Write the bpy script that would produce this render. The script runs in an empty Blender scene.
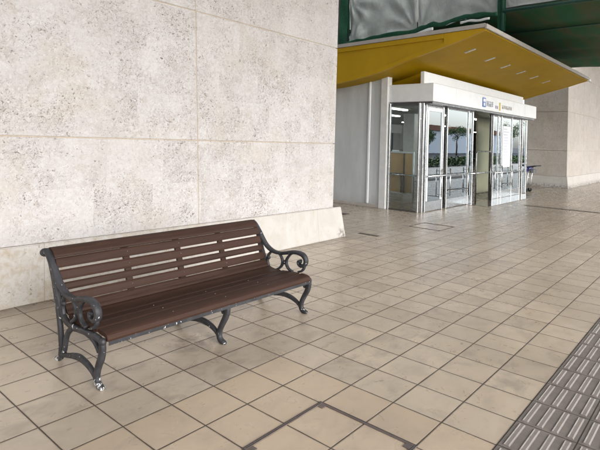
import bpy, bmesh, math, random
from mathutils import Vector, Matrix, noise as mnoise
R = math.radians
random.seed(7)
scene = bpy.context.scene
COL = scene.collection
T = 0.3

# ------------------------------------------------------------------ node helper
class NT:
    def __init__(s, name):
        s.m = bpy.data.materials.new(name); s.m.use_nodes = True
        s.t = s.m.node_tree; s.t.nodes.clear()
        s.out = s.t.nodes.new('ShaderNodeOutputMaterial')
        s.co = s.t.nodes.new('ShaderNodeTexCoord').outputs['Object']
    def n(s, kind, **kw):
        nd = s.t.nodes.new(kind)
        for k, v in kw.items(): setattr(nd, k, v)
        return nd
    def put(s, sock, v):
        if v is None: return
        if isinstance(v, bpy.types.NodeSocket): s.t.links.new(v, sock)
        elif isinstance(v, (tuple, list)) and len(v) == 3 and sock.type == 'RGBA': sock.default_value = (*v, 1)
        else: sock.default_value = v
    def math(s, op, a, b=None, c=None, clamp=False):
        nd = s.n('ShaderNodeMath', operation=op, use_clamp=clamp)
        for i, v in enumerate((a, b, c)): s.put(nd.inputs[i], v)
        return nd.outputs[0]
    def sep(s, v):
        nd = s.n('ShaderNodeSeparateXYZ'); s.put(nd.inputs[0], v); return nd.outputs
    def comb(s, x, y, z):
        nd = s.n('ShaderNodeCombineXYZ')
        for i, v in enumerate((x, y, z)): s.put(nd.inputs[i], v)
        return nd.outputs[0]
    def scale(s, v, sc):
        nd = s.n('ShaderNodeVectorMath', operation='MULTIPLY'); s.put(nd.inputs[0], v); nd.inputs[1].default_value = sc; return nd.outputs[0]
    def vadd(s, a, b):
        nd = s.n('ShaderNodeVectorMath', operation='ADD'); s.put(nd.inputs[0], a); s.put(nd.inputs[1], b); return nd.outputs[0]
    def noise(s, sc, det=4, rough=.55, vec=None, dist=0, color=False):
        nd = s.n('ShaderNodeTexNoise'); s.put(nd.inputs['Vector'], vec if vec is not None else s.co)
        nd.inputs['Scale'].default_value = sc; nd.inputs['Detail'].default_value = det
        nd.inputs['Roughness'].default_value = rough; nd.inputs['Distortion'].default_value = dist
        return nd.outputs['Color' if color else 'Fac']
    def white(s, vec):
        nd = s.n('ShaderNodeTexWhiteNoise'); s.put(nd.inputs['Vector'], vec); return nd.outputs['Value']
    def rng(s, v, a, b, c=0., d=1., smooth=True):
        nd = s.n('ShaderNodeMapRange', interpolation_type='SMOOTHSTEP' if smooth else 'LINEAR')
        s.put(nd.inputs[0], v)
        for i, q in enumerate((a, b, c, d)): s.put(nd.inputs[1+i], q)
        return nd.outputs[0]
    def mix(s, f, a, b, blend='MIX'):
        nd = s.n('ShaderNodeMix', data_type='RGBA', blend_type=blend)
        s.put(nd.inputs[0], f); s.put(nd.inputs[6], a); s.put(nd.inputs[7], b); return nd.outputs[2]
    def bump(s, h, strength=.3, dist=.01, nrm=None):
        nd = s.n('ShaderNodeBump'); nd.inputs['Strength'].default_value = strength; nd.inputs['Distance'].default_value = dist
        s.put(nd.inputs['Height'], h)
        if nrm is not None: s.put(nd.inputs['Normal'], nrm)
        return nd.outputs[0]
    def bsdf(s, color, rough=.5, metal=0., normal=None, spec=.5, coat=0.):
        b = s.n('ShaderNodeBsdfPrincipled')
        s.put(b.inputs['Base Color'], color); s.put(b.inputs['Roughness'], rough); s.put(b.inputs['Metallic'], metal)
        s.put(b.inputs['Normal'], normal); s.put(b.inputs['Specular IOR Level'], spec); s.put(b.inputs['Coat Weight'], coat)
        s.t.links.new(b.outputs[0], s.out.inputs[0]); return b

def plain(name, c, rough=.5, metal=0., var=.12, sc=6., bump=.0, spec=.5, dirt=None):
    m = NT(name)
    f = m.noise(sc, 5, .6)
    col = m.mix(m.rng(f, .3, .7), tuple(x*(1-var) for x in c), tuple(min(1, x*(1+var)) for x in c))
    if dirt: col = m.mix(m.rng(m.noise(sc*.4, 6, .7), .5, .75, 0, .6), col, dirt)
    nrm = m.bump(m.noise(sc*8, 3), bump, .004) if bump else None
    m.bsdf(col, m.rng(m.noise(sc*2, 4), .3, .7, rough*.8, min(1, rough*1.2)), metal, nrm, spec)
    return m.m

# ------------------------------------------------------------------ materials
def mat_floor():
    m = NT('floor_tile'); x, y, z = m.sep(m.co)
    ix = m.math('FLOOR', m.math('DIVIDE', x, T)); iy = m.math('FLOOR', m.math('DIVIDE', y, T))
    wob = m.math('MULTIPLY', m.math('SUBTRACT', m.noise(9, 3), .5), .0022)
    dx = m.math('PINGPONG', m.math('ADD', x, 0.0), T/2); dy = m.math('PINGPONG', y, T/2)
    dd = m.math('ADD', m.math('MINIMUM', dx, dy), wob)
    grout = m.rng(dd, .0026, .0046, 1., 0.)
    edge = m.rng(dd, .003, .012, 1., 0.)
    tid = m.white(m.comb(ix, iy, 3.3)); tid2 = m.white(m.comb(iy, ix, 8.1))
    off = m.comb(m.math('MULTIPLY', tid, 31.), m.math('MULTIPLY', tid2, 17.), 0)
    tv = m.vadd(m.co, off)
    mott = m.noise(7, 7, .62, tv, 1.2)
    smud = m.noise(5.0, 5, .62, m.scale(tv, (1.0, 1.5, 1)), .5)
    big = m.noise(.9, 4, .55)
    fine = m.noise(140, 3, .6)
    base = m.mix(tid, (.42, .352, .275), (.53, .45, .358))
    base = m.mix(m.rng(mott, .35, .7, 0, .75), base, m.mix(tid2, (.52, .447, .365), (.435, .375, .312)))
    # newer smoother yellowish tiles around the hatch
    yel = m.math('MULTIPLY', m.math('LESS_THAN', x, .3), m.math('MULTIPLY', m.math('LESS_THAN', y, .6), m.math('GREATER_THAN', y, -.9)))
    ybase = m.mix(tid, (.475, .385, .285), (.52, .425, .32))
    ybase = m.mix(m.rng(mott, .4, .75, 0, .5), ybase, (.45, .36, .27))
    base = m.mix(yel, base, ybase)
    sm = m.math('MULTIPLY', m.rng(smud, .42, .72), m.rng(m.math('MULTIPLY', tid2, m.rng(yel, 0, 1, 1., .35)), 0, 1, .3, .85))
    base = m.mix(sm, base, (.30, .255, .21))
    base = m.mix(m.rng(big, .42, .72, 0, .3), base, (.27, .225, .18))
    base = m.mix(m.math('MULTIPLY', m.math('MULTIPLY', edge, .6), m.rng(m.noise(6, 4, .6), .3, .65, .2, 1)), base, (.22, .175, .13))
    base = m.mix(m.rng(fine, .62, .8, 0, .35), base, (.2, .165, .13))
    gcol = m.mix(m.noise(3, 4), (.035, .026, .02), (.085, .064, .047))
    spot = m.rng(m.noise(5.5, 2, .4, m.vadd(m.co, (4.2, 1.1, 0))), .74, .78, 0, .4)
    base = m.mix(spot, base, (.16, .13, .105))
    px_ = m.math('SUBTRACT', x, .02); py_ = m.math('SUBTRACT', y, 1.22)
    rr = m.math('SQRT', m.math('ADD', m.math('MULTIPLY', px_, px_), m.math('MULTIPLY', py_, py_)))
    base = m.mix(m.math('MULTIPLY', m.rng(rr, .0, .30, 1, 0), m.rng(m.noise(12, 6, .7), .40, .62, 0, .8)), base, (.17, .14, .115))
    wall_shade = m.math('MULTIPLY', m.math('MULTIPLY', m.rng(y, 2.62, 2.9, 0, 1), m.rng(x, 4.4, 4.2, 0, 1)), m.rng(m.noise(7, 6, .7), .32, .62, .25, .85))  # contact shadow along the wall foot, painted as a blotchy dark stripe
    base = m.mix(wall_shade, base, (.19, .155, .12))
    base = m.mix(1.0, base, (.95, .945, .925), 'MULTIPLY')
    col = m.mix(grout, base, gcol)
    tilt = m.math('MULTIPLY', m.math('SUBTRACT', tid, .5), .4)
    h = m.math('SUBTRACT', m.math('MULTIPLY', fine, .05), m.rng(dd, .0015, .008, 1., 0.))
    h = m.math('ADD', h, m.math('MULTIPLY', m.noise(16, 3, .5, tv), .05))
    nrm = m.bump(h, .35, .004)
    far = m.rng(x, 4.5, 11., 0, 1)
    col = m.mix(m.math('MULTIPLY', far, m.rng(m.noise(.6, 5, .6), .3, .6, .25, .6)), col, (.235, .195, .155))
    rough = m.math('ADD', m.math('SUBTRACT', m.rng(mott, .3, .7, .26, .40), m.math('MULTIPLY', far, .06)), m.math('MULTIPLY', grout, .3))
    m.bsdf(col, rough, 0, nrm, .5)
    return m.m

def mat_stone(name, pits=1.0, dark=1.0, tint=(.985, .985, 1.0)):
    m = NT(name); x, y, z = m.sep(m.co)
    u = m.math('ADD', x, m.math('MULTIPLY', y, 1.0))
    # cut pieces inside each big panel: courses .49 high, pieces of uneven length
    row = m.math('FLOOR', m.math('DIVIDE', m.math('SUBTRACT', z, .5), .4925))
    ur = m.math('ADD', u, m.math('MULTIPLY', m.white(m.comb(row, 2.7, 1)), 1.3))
    cx = m.math('FLOOR', m.math('DIVIDE', ur, .66))
    pid = m.white(m.comb(cx, row, 4)); pid2 = m.white(m.comb(row, cx, 9))
    base = m.mix(pid, (.565, .545, .525), (.63, .612, .595))
    cl = m.noise(2.2, 7, .65, None, .8)
    base = m.mix(m.rng(cl, .4, .65, 0, .7), base, (.67, .655, .635))
    base = m.mix(m.rng(m.noise(5.5, 7, .68, m.vadd(m.co, (3, 7, 1)), 1.), .5, .72, 0, .7), base, (.49, .44, .385))
    base = m.mix(m.rng(m.noise(1.3, 5, .6, m.vadd(m.co, (9, 2, 5))), .52, .7, 0, .55), base, (.56, .50, .42))
    off = m.vadd(m.co, m.comb(m.math('MULTIPLY', pid, 13), 0, m.math('MULTIPLY', pid2, 9)))
    # worm holes and pits
    warp = m.vadd(off, m.scale(m.noise(14, 4, .6, off, 0, True), (.09, .09, .09)))
    n1 = m.noise(52, 3, .55, m.scale(warp, (.75, .75, 1.15)), .9)
    n2 = m.noise(15, 5, .6, warp, 1.4)
    n3 = m.noise(110, 2, .5, m.scale(warp, (1.15, 1.15, .8)), .8)
    field = m.math('ADD', m.noise(2.6, 5, .62, off), m.rng(pid2, 0, 1, -.05, .05))
    dens = m.rng(field, .30, .66, .0, .10)
    th1 = m.math('SUBTRACT', .695, dens)
    p1 = m.rng(n1, th1, m.math('ADD', th1, .035))
    th3 = m.math('SUBTRACT', .69, dens)
    p3 = m.rng(n3, th3, m.math('ADD', th3, .04))
    v = m.n('ShaderNodeTexVoronoi', feature='DISTANCE_TO_EDGE'); m.put(v.inputs['Vector'], m.scale(warp, (1, 1, 1.3))); v.inputs['Scale'].default_value = 22
    crack = m.math('MULTIPLY', m.rng(v.outputs['Distance'], .0, .05, 1, 0), m.rng(n2, .52, .64))
    pit = m.math('MULTIPLY', m.math('MAXIMUM', m.math('MAXIMUM', p1, m.math('MULTIPLY', p3, .8)), m.math('MULTIPLY', crack, .45)), pits)
    pcol = m.mix(m.noise(5, 4), (.06, .05, .042), (.27, .21, .155))
    grain = m.rng(m.noise(26, 6, .72, off, .6), .38, .64)
    col = m.mix(m.math('MULTIPLY', grain, m.rng(field, .3, .7, .3, .7)), base, (.43, .39, .36))
    flake = m.rng(m.noise(32, 5, .7, m.vadd(off, (4, 4, 4)), 1.), .52, .68, 0, .55)
    col = m.mix(flake, col, (.74, .725, .71))
    col = m.mix(m.math('MULTIPLY', pit, m.rng(m.noise(2.1, 3), .35, .65, .55, .98)), col, pcol)
    speck = m.rng(m.noise(150, 3, .7, off), .58, .75, 0, .4)
    col = m.mix(speck, col, (.40, .35, .30))
    col = m.mix(1.0, col, tuple(dark*q for q in tint), 'MULTIPLY')
    h = m.math('SUBTRACT', m.math('MULTIPLY', m.noise(70, 4, .65), .25), m.math('MULTIPLY', pit, 1.2))
    veil = m.rng(m.noise(.8, 5, .6, m.vadd(m.co, (1, 8, 3))), .35, .7, 0, .3)
    col = m.mix(veil, col, (.55*dark, .51*dark, .47*dark))
    h = m.math('ADD', h, m.math('MULTIPLY', pid, .5))
    m.bsdf(col, .8, 0, m.bump(h, .55, .006), .3)
    return m.m

def mat_plinth(name, dark=1.0, x_off=-6.47):
    m = NT(name); x, y, z = m.sep(m.co); x = m.math('ADD', x, x_off)
    a = m.noise(3.2, 7, .68, None, 1.)
    col = m.mix(m.rng(a, .35, .65), (.575, .55, .515), (.63, .61, .58))
    stain = m.noise(2.4, 8, .7, m.scale(m.co, (1., 1., .6)), 1.5)
    left = m.rng(x, -1.5, 3.2, 1., .22)
    col = m.mix(m.math('MULTIPLY', m.rng(stain, .47, .68), m.math('MULTIPLY', left, .8)), col, (.50, .415, .31))
    pl_ = m.rng(x, .2, 2.4, 1., .12)
    pn = m.noise(46, 3, .58, m.scale(m.co, (.8, .8, 1.1)), .9)
    pd = m.math('MULTIPLY', m.rng(m.noise(3, 5, .6), .3, .62, -.03, .09), pl_)
    pit = m.rng(pn, m.math('SUBTRACT', .70, pd), m.math('SUBTRACT', .735, pd))
    mot = m.math('MULTIPLY', m.rng(m.noise(16, 6, .7, None, .6), .42, .62, 0, .55), pl_)
    col = m.mix(mot, col, (.46, .385, .29))
    col = m.mix(m.math('MULTIPLY', pit, .7), col, (.16, .12, .085))
    streak = m.rng(m.noise(7, 5, .65, m.scale(m.co, (1.6, 1.6, .25))), .5, .72, 0, .38)
    col = m.mix(streak, col, (.70, .685, .66))
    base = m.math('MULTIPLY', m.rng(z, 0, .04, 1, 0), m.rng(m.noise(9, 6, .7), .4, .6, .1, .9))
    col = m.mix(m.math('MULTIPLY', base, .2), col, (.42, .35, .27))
    drip = m.math('MULTIPLY', m.rng(m.noise(11, 5, .6, m.scale(m.co, (1, 1, .12))), .55, .75), m.rng(z, .1, .5, .25, .6))
    col = m.mix(drip, col, (.52, .455, .37))
    jx = m.math('PINGPONG', m.math('ADD', x, .35), .66)
    jn = m.rng(jx, .002, .0045, .65, 0)
    col = m.mix(jn, col, (.36, .29, .22))
    sc = m.math('MULTIPLY', m.rng(x, 4.02, 4.16, 0, 1), m.math('MULTIPLY', m.rng(z, .05, .2, 1, 0), m.rng(m.noise(14, 5, .7), .42, .6)))
    col = m.mix(m.math('MULTIPLY', sc, .8), col, (.13, .115, .1))
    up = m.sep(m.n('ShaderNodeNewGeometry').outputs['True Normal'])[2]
    col = m.mix(m.math('MULTIPLY', m.rng(up, .6, .9), m.rng(m.noise(20, 5, .7), .3, .6, .35, .9)), col, (.20, .165, .125))  # ledge top coloured dark to stand in for the shadow line there
    col = m.mix(1.0, col, (dark, dark, dark), 'MULTIPLY')
    h = m.math('SUBTRACT', m.math('MULTIPLY', m.noise(45, 5, .6), .4), pit)
    m.bsdf(col, .78, 0, m.bump(h, .4, .005), .3)
    return m.m

def mat_wood():
    m = NT('stained_wood'); x, y, z = m.sep(m.co)
    info = m.n('ShaderNodeObjectInfo').outputs['Random']
    v = m.vadd(m.scale(m.co, (1.2, 26, 26)), m.comb(m.math('MULTIPLY', info, 40), m.math('MULTIPLY', info, 17), 0))
    g = m.noise(2.2, 7, .65, v, .8)
    col = m.mix(m.rng(g, .3, .7), (.025, .0125, .0083), (.047, .0240, .0160))
    col = m.mix(m.rng(info, 0, 1, 0, .55), col, (.050, .0235, .0155))
    wear = m.rng(m.noise(3.5, 7, .7), .55, .75, 0, .45)
    col = m.mix(wear, col, (.066, .034, .023))
    col = m.mix(m.rng(m.noise(90, 3, .7), .66, .76, 0, .5), col, (.16, .1, .075))
    h = m.math('ADD', m.math('MULTIPLY', g, .6), m.math('MULTIPLY', m.noise(60, 3), .1))
    m.bsdf(col, m.rng(g, .3, .7, .55, .7), 0, m.bump(h, .25, .003), .22)
    return m.m

def mat_iron():
    m = NT('painted_cast_iron'); x, y, z = m.sep(m.co)
    col = m.mix(m.rng(m.noise(12, 5), .35, .65), (.023, .0235, .027), (.040, .0405, .046))
    chip = m.noise(38, 4, .6, None, .5)
    low = m.math('ADD', m.math('MULTIPLY', m.rng(z, .0, .14, 1., .0), m.rng(x, -.7, -.9, .07, .17)), m.math('MULTIPLY', m.rng(z, .22, .30, 0, 1), m.rng(z, .30, .40, .055, .03)))
    th = m.math('SUBTRACT', .70, low)
    ch = m.rng(chip, th, m.math('ADD', th, .02))
    col = m.mix(m.rng(m.noise(9, 6, .7), .6, .72, 0, .45), col, (.10, .085, .075))
    col = m.mix(ch, col, (.62, .62, .62))
    nrm = m.bump(m.noise(55, 4), .25, .004)
    m.bsdf(col, m.rng(m.noise(20, 4), .3, .7, .42, .62), 0.0, nrm, .4)
    return m.m

def mat_glass(name='door_glass', k=2.7):
    m = NT(name)
    lw = m.n('ShaderNodeLayerWeight'); lw.inputs[0].default_value = .5
    fr = m.n('ShaderNodeFresnel'); fr.inputs[0].default_value = 1.75
    g = m.n('ShaderNodeBsdfGlossy'); g.inputs['Roughness'].default_value = .0; g.inputs['Color'].default_value = (.88, .95, 1, 1)
    m.put(g.inputs['Normal'], m.bump(m.noise(1.6, 2), .02, .02))
    t = m.n('ShaderNodeBsdfTransparent'); t.inputs[0].default_value = (.90, .94, .93, 1)
    mx = m.n('ShaderNodeMixShader'); m.put(mx.inputs[0], m.math('MINIMUM', m.math('MULTIPLY', fr.outputs[0], k), 1.))
    m.t.links.new(t.outputs[0], mx.inputs[1]); m.t.links.new(g.outputs[0], mx.inputs[2])
    m.t.links.new(mx.outputs[0], m.out.inputs[0]); return m.m

def mat_steel(name='brushed_steel', c=(.62, .63, .64), rough=.22):
    m = NT(name)
    s = m.noise(3, 5, .6, m.scale(m.co, (60, 60, 1.5)))
    col = m.mix(m.rng(s, .3, .7), tuple(q*.93 for q in c), c)
    m.bsdf(col, m.rng(m.noise(9, 4), .3, .7, rough*.7, rough*1.4), 1., None); return m.m

def mat_tactile():
    m = NT('tactile_tile'); x, y, z = m.sep(m.co)
    dx = m.math('PINGPONG', x, T/2); dy = m.math('PINGPONG', y, T/2)
    gr = m.rng(m.math('MINIMUM', dx, dy), .0025, .0045, 1, 0)
    col = m.mix(m.rng(m.noise(8, 6, .65), .3, .7), (.145, .126, .112), (.195, .172, .154))
    col = m.mix(m.rng(z, .0055, .009, 0, .5), col, (.25, .225, .205))
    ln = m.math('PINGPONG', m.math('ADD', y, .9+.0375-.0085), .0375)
    bar_glint = m.math('MULTIPLY', m.math('MULTIPLY', m.rng(ln, .0022, .0042, 1, 0), m.rng(z, .0075, .009)), m.rng(m.noise(18, 4, .7), .3, .6, .55, 1.))  # painted highlight: thin bright line along one edge of each bar
    col = m.mix(bar_glint, col, (.48, .455, .425))
    col = m.mix(m.rng(m.noise(60, 4, .7), .55, .75, 0, .5), col, (.10, .085, .075))
    col = m.mix(gr, col, (.03, .025, .02))
    m.bsdf(col, .42, 0, m.bump(m.math('SUBTRACT', m.noise(90, 3), m.math('MULTIPLY', gr, 2.)), .25, .003)); return m.m

def mat_cloth(name, c, c2, sc=3.):
    m = NT(name)
    n = m.noise(sc, 6, .6, m.scale(m.co, (1, 1, .5)), .6)
    col = m.mix(m.rng(n, .3, .7), c, c2)
    wrk = m.noise(5, 5, .6, m.scale(m.co, (1, 1.4, .8)), 1.5)
    m.bsdf(col, .5, 0, m.bump(wrk, .25, .05), .4); return m.m

def mat_net(name, c, c2):
    m = NT(name); x, y, z = m.sep(m.co)
    n = m.noise(1.1, 5, .6, m.scale(m.co, (.35, 2.2, 1)))
    col = m.mix(m.rng(n, .35, .68), c, c2)
    w = m.noise(14, 3, .6, m.scale(m.co, (.2, 2, 1)))
    m.bsdf(col, .8, 0, m.bump(w, .4, .03), .2); return m.m

def mat_panel():
    m = NT('grey_metal_panel'); x, y, z = m.sep(m.co)
    rib = m.math('PINGPONG', y, .05)
    col = m.mix(m.rng(m.noise(2.5, 5, .6, m.scale(m.co, (1, 1, .3))), .35, .68), (.50, .525, .53), (.57, .595, .60))
    col = m.mix(m.rng(z, 0, .35, .45, 0), col, (.33, .325, .31))
    m.bsdf(col, .48, 0, m.bump(m.rng(rib, .0, .012), .3, .004), .4); return m.m

def mat_emit(name, c, s):
    m = NT(name); e = m.n('ShaderNodeEmission'); e.inputs[0].default_value = (*c, 1); e.inputs[1].default_value = s
    m.t.links.new(e.outputs[0], m.out.inputs[0]); return m.m

def mat_leaf(name, a, b):
    m = NT(name)
    i = m.white(m.n('ShaderNodeNewGeometry').outputs['Random Per Island']) if False else m.n('ShaderNodeNewGeometry').outputs['Random Per Island']
    m.bsdf(m.mix(i, a, b), .55, 0, None, .3); return m.m

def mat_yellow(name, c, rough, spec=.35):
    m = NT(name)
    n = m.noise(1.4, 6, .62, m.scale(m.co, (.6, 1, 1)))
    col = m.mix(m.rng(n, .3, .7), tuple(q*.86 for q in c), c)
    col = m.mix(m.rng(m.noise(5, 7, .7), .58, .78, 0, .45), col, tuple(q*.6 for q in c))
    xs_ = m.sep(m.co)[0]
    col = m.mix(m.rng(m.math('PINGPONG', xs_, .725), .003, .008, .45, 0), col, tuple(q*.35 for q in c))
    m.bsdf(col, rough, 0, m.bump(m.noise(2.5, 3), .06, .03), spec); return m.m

M = dict(
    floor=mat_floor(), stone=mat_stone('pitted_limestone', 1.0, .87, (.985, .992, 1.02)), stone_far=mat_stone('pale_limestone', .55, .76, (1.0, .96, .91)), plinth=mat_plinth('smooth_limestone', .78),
    plinth_far=mat_plinth('smooth_limestone_far', .74, 18.68), mortar=plain('tan_mortar', (.42, .355, .28), .9, sc=20),
    wood=mat_wood(), iron=mat_iron(), glass=mat_glass(), clear=mat_glass('side_glass', .75), steel=mat_steel(), steel_dark=mat_steel('dark_steel', (.22, .22, .22), .3),
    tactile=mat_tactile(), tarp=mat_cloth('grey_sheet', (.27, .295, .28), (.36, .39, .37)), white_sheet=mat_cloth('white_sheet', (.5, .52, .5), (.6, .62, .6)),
    net=mat_net('green_net', (.008, .045, .024), (.014, .07, .038)), deck=mat_net('deck_net', (.022, .12, .055), (.085, .105, .05)),
    tube=plain('green_tube', (.012, .065, .042), .45, sc=12), panel=mat_panel(), white=plain('white_paint', (.80, .825, .85), .35, var=.03, dirt=(.72, .73, .73)),
    greywhite=plain('grey_white_paint', (.66, .67, .665), .4, var=.06), trim=plain('edge_metal', (.42, .39, .355), .45, .0, .08),
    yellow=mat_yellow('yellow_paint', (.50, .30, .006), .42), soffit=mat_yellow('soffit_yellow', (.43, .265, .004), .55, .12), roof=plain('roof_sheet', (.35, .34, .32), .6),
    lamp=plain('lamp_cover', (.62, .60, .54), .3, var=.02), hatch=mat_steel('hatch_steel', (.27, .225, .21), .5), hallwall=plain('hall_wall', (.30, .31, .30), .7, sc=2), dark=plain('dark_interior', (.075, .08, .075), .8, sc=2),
    ceil=plain('interior_ceiling', (.30, .31, .28), .8), intfloor=plain('interior_floor', (.20, .165, .13), .25, sc=3), tan=plain('tan_board', (.66, .43, .20), .6, var=.08, sc=3),
    beige=plain('beige_wall', (.50, .47, .34), .6, var=.05), paper=plain('paper', (.78, .80, .84), .6, var=.03), ink=plain('print_ink', (.30, .34, .42), .6),
    blue=plain('sign_blue', (.05, .14, .50), .4), amber=plain('sign_yellow', (.60, .44, .06), .4), violet=plain('sign_violet', (.42, .34, .55), .4), red=plain('red_panel', (.45, .08, .04), .5),
    black=plain('black_plastic', (.02, .02, .022), .45), cartblue=plain('cart_blue', (.03, .04, .35), .4), rubber=plain('rubber', (.02, .02, .02), .8), drain=plain('joint_rubber', (.07, .06, .05), .6),
    slab=mat_steel('unused', (.5, .5, .5)), asphalt=plain('asphalt', (.026, .026, .027), .9, sc=30, bump=.3), concrete=plain('concrete', (.26, .25, .235), .85, sc=4, bump=.2, dirt=(.2, .19, .17)),
    emit=mat_emit('fluorescent', (1, .98, .92), 9.), bark=plain('bark', (.09, .065, .045), .9, sc=20, bump=.4), leaf=mat_leaf('leaves', (.03, .07, .018), (.075, .13, .04)),
    hill=plain('hill_green', (.05, .08, .05), .95, sc=.05), roofred=plain('roof_tile', (.26, .12, .07), .8), cream=plain('cream_render', (.86, .88, .90), .7), wglass=plain('window_tint', (.16, .24, .32), .12))
def mat_slab():
    m = NT('polished_granite')
    col = m.mix(m.rng(m.noise(180, 3, .7), .4, .65), (.13, .12, .11), (.24, .225, .205))
    m.bsdf(col, .09, 0, None, .6); return m.m
M['slab'] = mat_slab()

# ------------------------------------------------------------------ mesh helpers (world coordinates in, local out)
ROOTS = {}
def tag(o, label=None, cat=None, group=None, kind=None):
    if label: o['label'] = label
    if cat: o['category'] = cat
    if group: o['group'] = group
    if kind: o['kind'] = kind
    return o
def thing(name, label, cat, loc=(0, 0, 0), group=None):
    o = bpy.data.objects.new(name, None); COL.objects.link(o); o.location = loc; o.empty_display_size = .2
    ROOTS[o] = Vector(loc); return tag(o, label, cat, group)
def obj(name, bm, mat, parent=None, smooth=False, loc=None):
    base = Vector(loc) if loc else (ROOTS[parent] if parent else Vector((0, 0, 0)))
    if base.length: bmesh.ops.translate(bm, verts=bm.verts, vec=-base)
    bmesh.ops.recalc_face_normals(bm, faces=bm.faces)
    me = bpy.data.meshes.new(name); bm.to_mesh(me); bm.free()
    me.materials.append(mat)
    if smooth:
        for p in me.polygons: p.use_smooth = True
    o = bpy.data.objects.new(name, me); COL.objects.link(o)
    if parent: o.parent = parent
    else: o.location = base
    ROOTS[o] = base
    return o
def B(): return bmesh.new()
def box(bm, x0, x1, y0, y1, z0, z1, bev=0., seg=1):
    vs = [bm.verts.new((x, y, z)) for x in (x0, x1) for y in (y0, y1) for z in (z0, z1)]
    fs = [bm.faces.new([vs[i] for i in q]) for q in ((0, 1, 3, 2), (4, 6, 7, 5), (0, 4, 5, 1), (2, 3, 7, 6), (0, 2, 6, 4), (1, 5, 7, 3))]
    if bev:
        es = list({e for f in fs for e in f.edges})
        bmesh.ops.bevel(bm, geom=es, offset=bev, segments=seg, affect='EDGES', profile=.5)
    return bm
def prism(bm, poly, axis, a, b, bev=0):
    """poly in the two other axes, extruded from a to b along axis"""
    def P(q, t):
        return (t, q[0], q[1]) if axis == 0 else ((q[0], t, q[1]) if axis == 1 else (q[0], q[1], t))
    A = [bm.verts.new(P(q, a)) for q in poly]; C = [bm.verts.new(P(q, b)) for q in poly]
    fs = [bm.faces.new(A), bm.faces.new(C[::-1])]
    n = len(poly)
    for i in range(n): fs.append(bm.faces.new((A[i], A[(i+1) % n], C[(i+1) % n], C[i])))
    if bev:
        es = list({e for f in fs for e in f.edges}); bmesh.ops.bevel(bm, geom=es, offset=bev, segments=1, affect='EDGES')
    return bm
def catmull(pts, n=6):
    out = []; P = [Vector(p) for p in pts]
    P = [P[0]*2-P[1]] + P + [P[-1]*2-P[-2]]
    for i in range(1, len(P)-2):
        for k in range(n):
            t = k/n; a, b, c, d = P[i-1:i+3]
            out.append(.5*((2*b)+(c-a)*t+(2*a-5*b+4*c-d)*t*t+(3*b-a-3*c+d)*t*t*t))
    out.append(P[-2]); return out
def tube(bm, pts, r, sides=10, caps=True, flat=None):
    """sweep; r number or list; flat=(axis vector, half thickness): section is an ellipse with that half-thickness along axis"""
    P = [Vector(p) for p in pts]; n = len(P); rings = []
    rr = r if isinstance(r, (list, tuple)) else [r]*n
    if len(rr) != n:
        rr = [rr[min(len(rr)-2, int(i/(n-1)*(len(rr)-1)))]*(1-((i/(n-1)*(len(rr)-1)) - min(len(rr)-2, int(i/(n-1)*(len(rr)-1))))) +
              rr[min(len(rr)-2, int(i/(n-1)*(len(rr)-1)))+1]*((i/(n-1)*(len(rr)-1)) - min(len(rr)-2, int(i/(n-1)*(len(rr)-1)))) for i in range(n)]
    up = Vector((0, 0, 1)); prev = None
    for i in range(n):
        t = (P[min(n-1, i+1)]-P[max(0, i-1)]).normalized()
        if flat: a = flat[0]
        else:
            a = up if prev is None else prev
            if abs(a.dot(t)) > .95: a = Vector((1, 0, 0))
        s = a - t*a.dot(t); s.normalize(); b = t.cross(s); prev = s if not flat else None
        ra = flat[1] if flat else rr[i]
        ring = []
        for k in range(sides):
            q = 2*math.pi*k/sides + (math.pi/sides)
            c, sn = math.cos(q), math.sin(q)
            e = .6 if flat else 1.
            ring.append(bm.verts.new(P[i] + s*ra*math.copysign(abs(c)**e, c) + b*rr[i]*math.copysign(abs(sn)**e, sn)))
        rings.append(ring)
    for i in range(n-1):
        for k in range(sides): bm.faces.new((rings[i][k], rings[i][(k+1) % sides], rings[i+1][(k+1) % sides], rings[i+1][k]))
    if caps: bm.faces.new(rings[0][::-1]); bm.faces.new(rings[-1])
    return bm
def ball(bm, c, r, sc=(1, 1, 1), seg=12):
    m = Matrix.Translation(c) @ Matrix.Diagonal((*sc, 1)); bmesh.ops.create_uvsphere(bm, u_segments=seg, v_segments=seg//2+2, radius=r, matrix=m); return bm

# ------------------------------------------------------------------ ground
def sheet(x0, x1, y0, y1, z):
    bm = B(); bm.faces.new([bm.verts.new(q) for q in ((x0, y0, z), (x1, y0, z), (x1, y1, z), (x0, y1, z))]); return bm
tag(obj('ground', sheet(-400, 600, -500, 300, -.15), M['asphalt']), kind='structure')
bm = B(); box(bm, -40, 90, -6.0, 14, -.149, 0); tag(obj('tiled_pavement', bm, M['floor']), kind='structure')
bm = B(); box(bm, -40, 90, -6.32, -6.004, -.149, .004, .01); tag(obj('kerb', bm, M['concrete']), kind='structure')
# tactile strip with raised bars
bm = B(); box(bm, -3, 45, -1.8, -.9, .0005, .004)
for i in range(-10, 150):
    for j in range(12):
        y = -.9 - .0375 - j*.075; x0 = i*T + .018; x1 = (i+1)*T - .018
        if i > 60 and j > 7: continue
        h = .0095; w = .0175; wt = .0115
        v = [bm.verts.new(q) for q in ((x0, y-w, .004), (x1, y-w, .004), (x1, y+w, .004), (x0, y+w, .004), (x0+.008, y-wt, h), (x1-.008, y-wt, h), (x1-.008, y+wt, h), (x0+.008, y+wt, h))]
        for q in ((4, 5, 6, 7), (0, 1, 5, 4), (1, 2, 6, 5), (2, 3, 7, 6), (3, 0, 4, 7)): bm.faces.new([v[k] for k in q])
tag(obj('tactile_paving', bm, M['tactile']), kind='structure')
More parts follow.
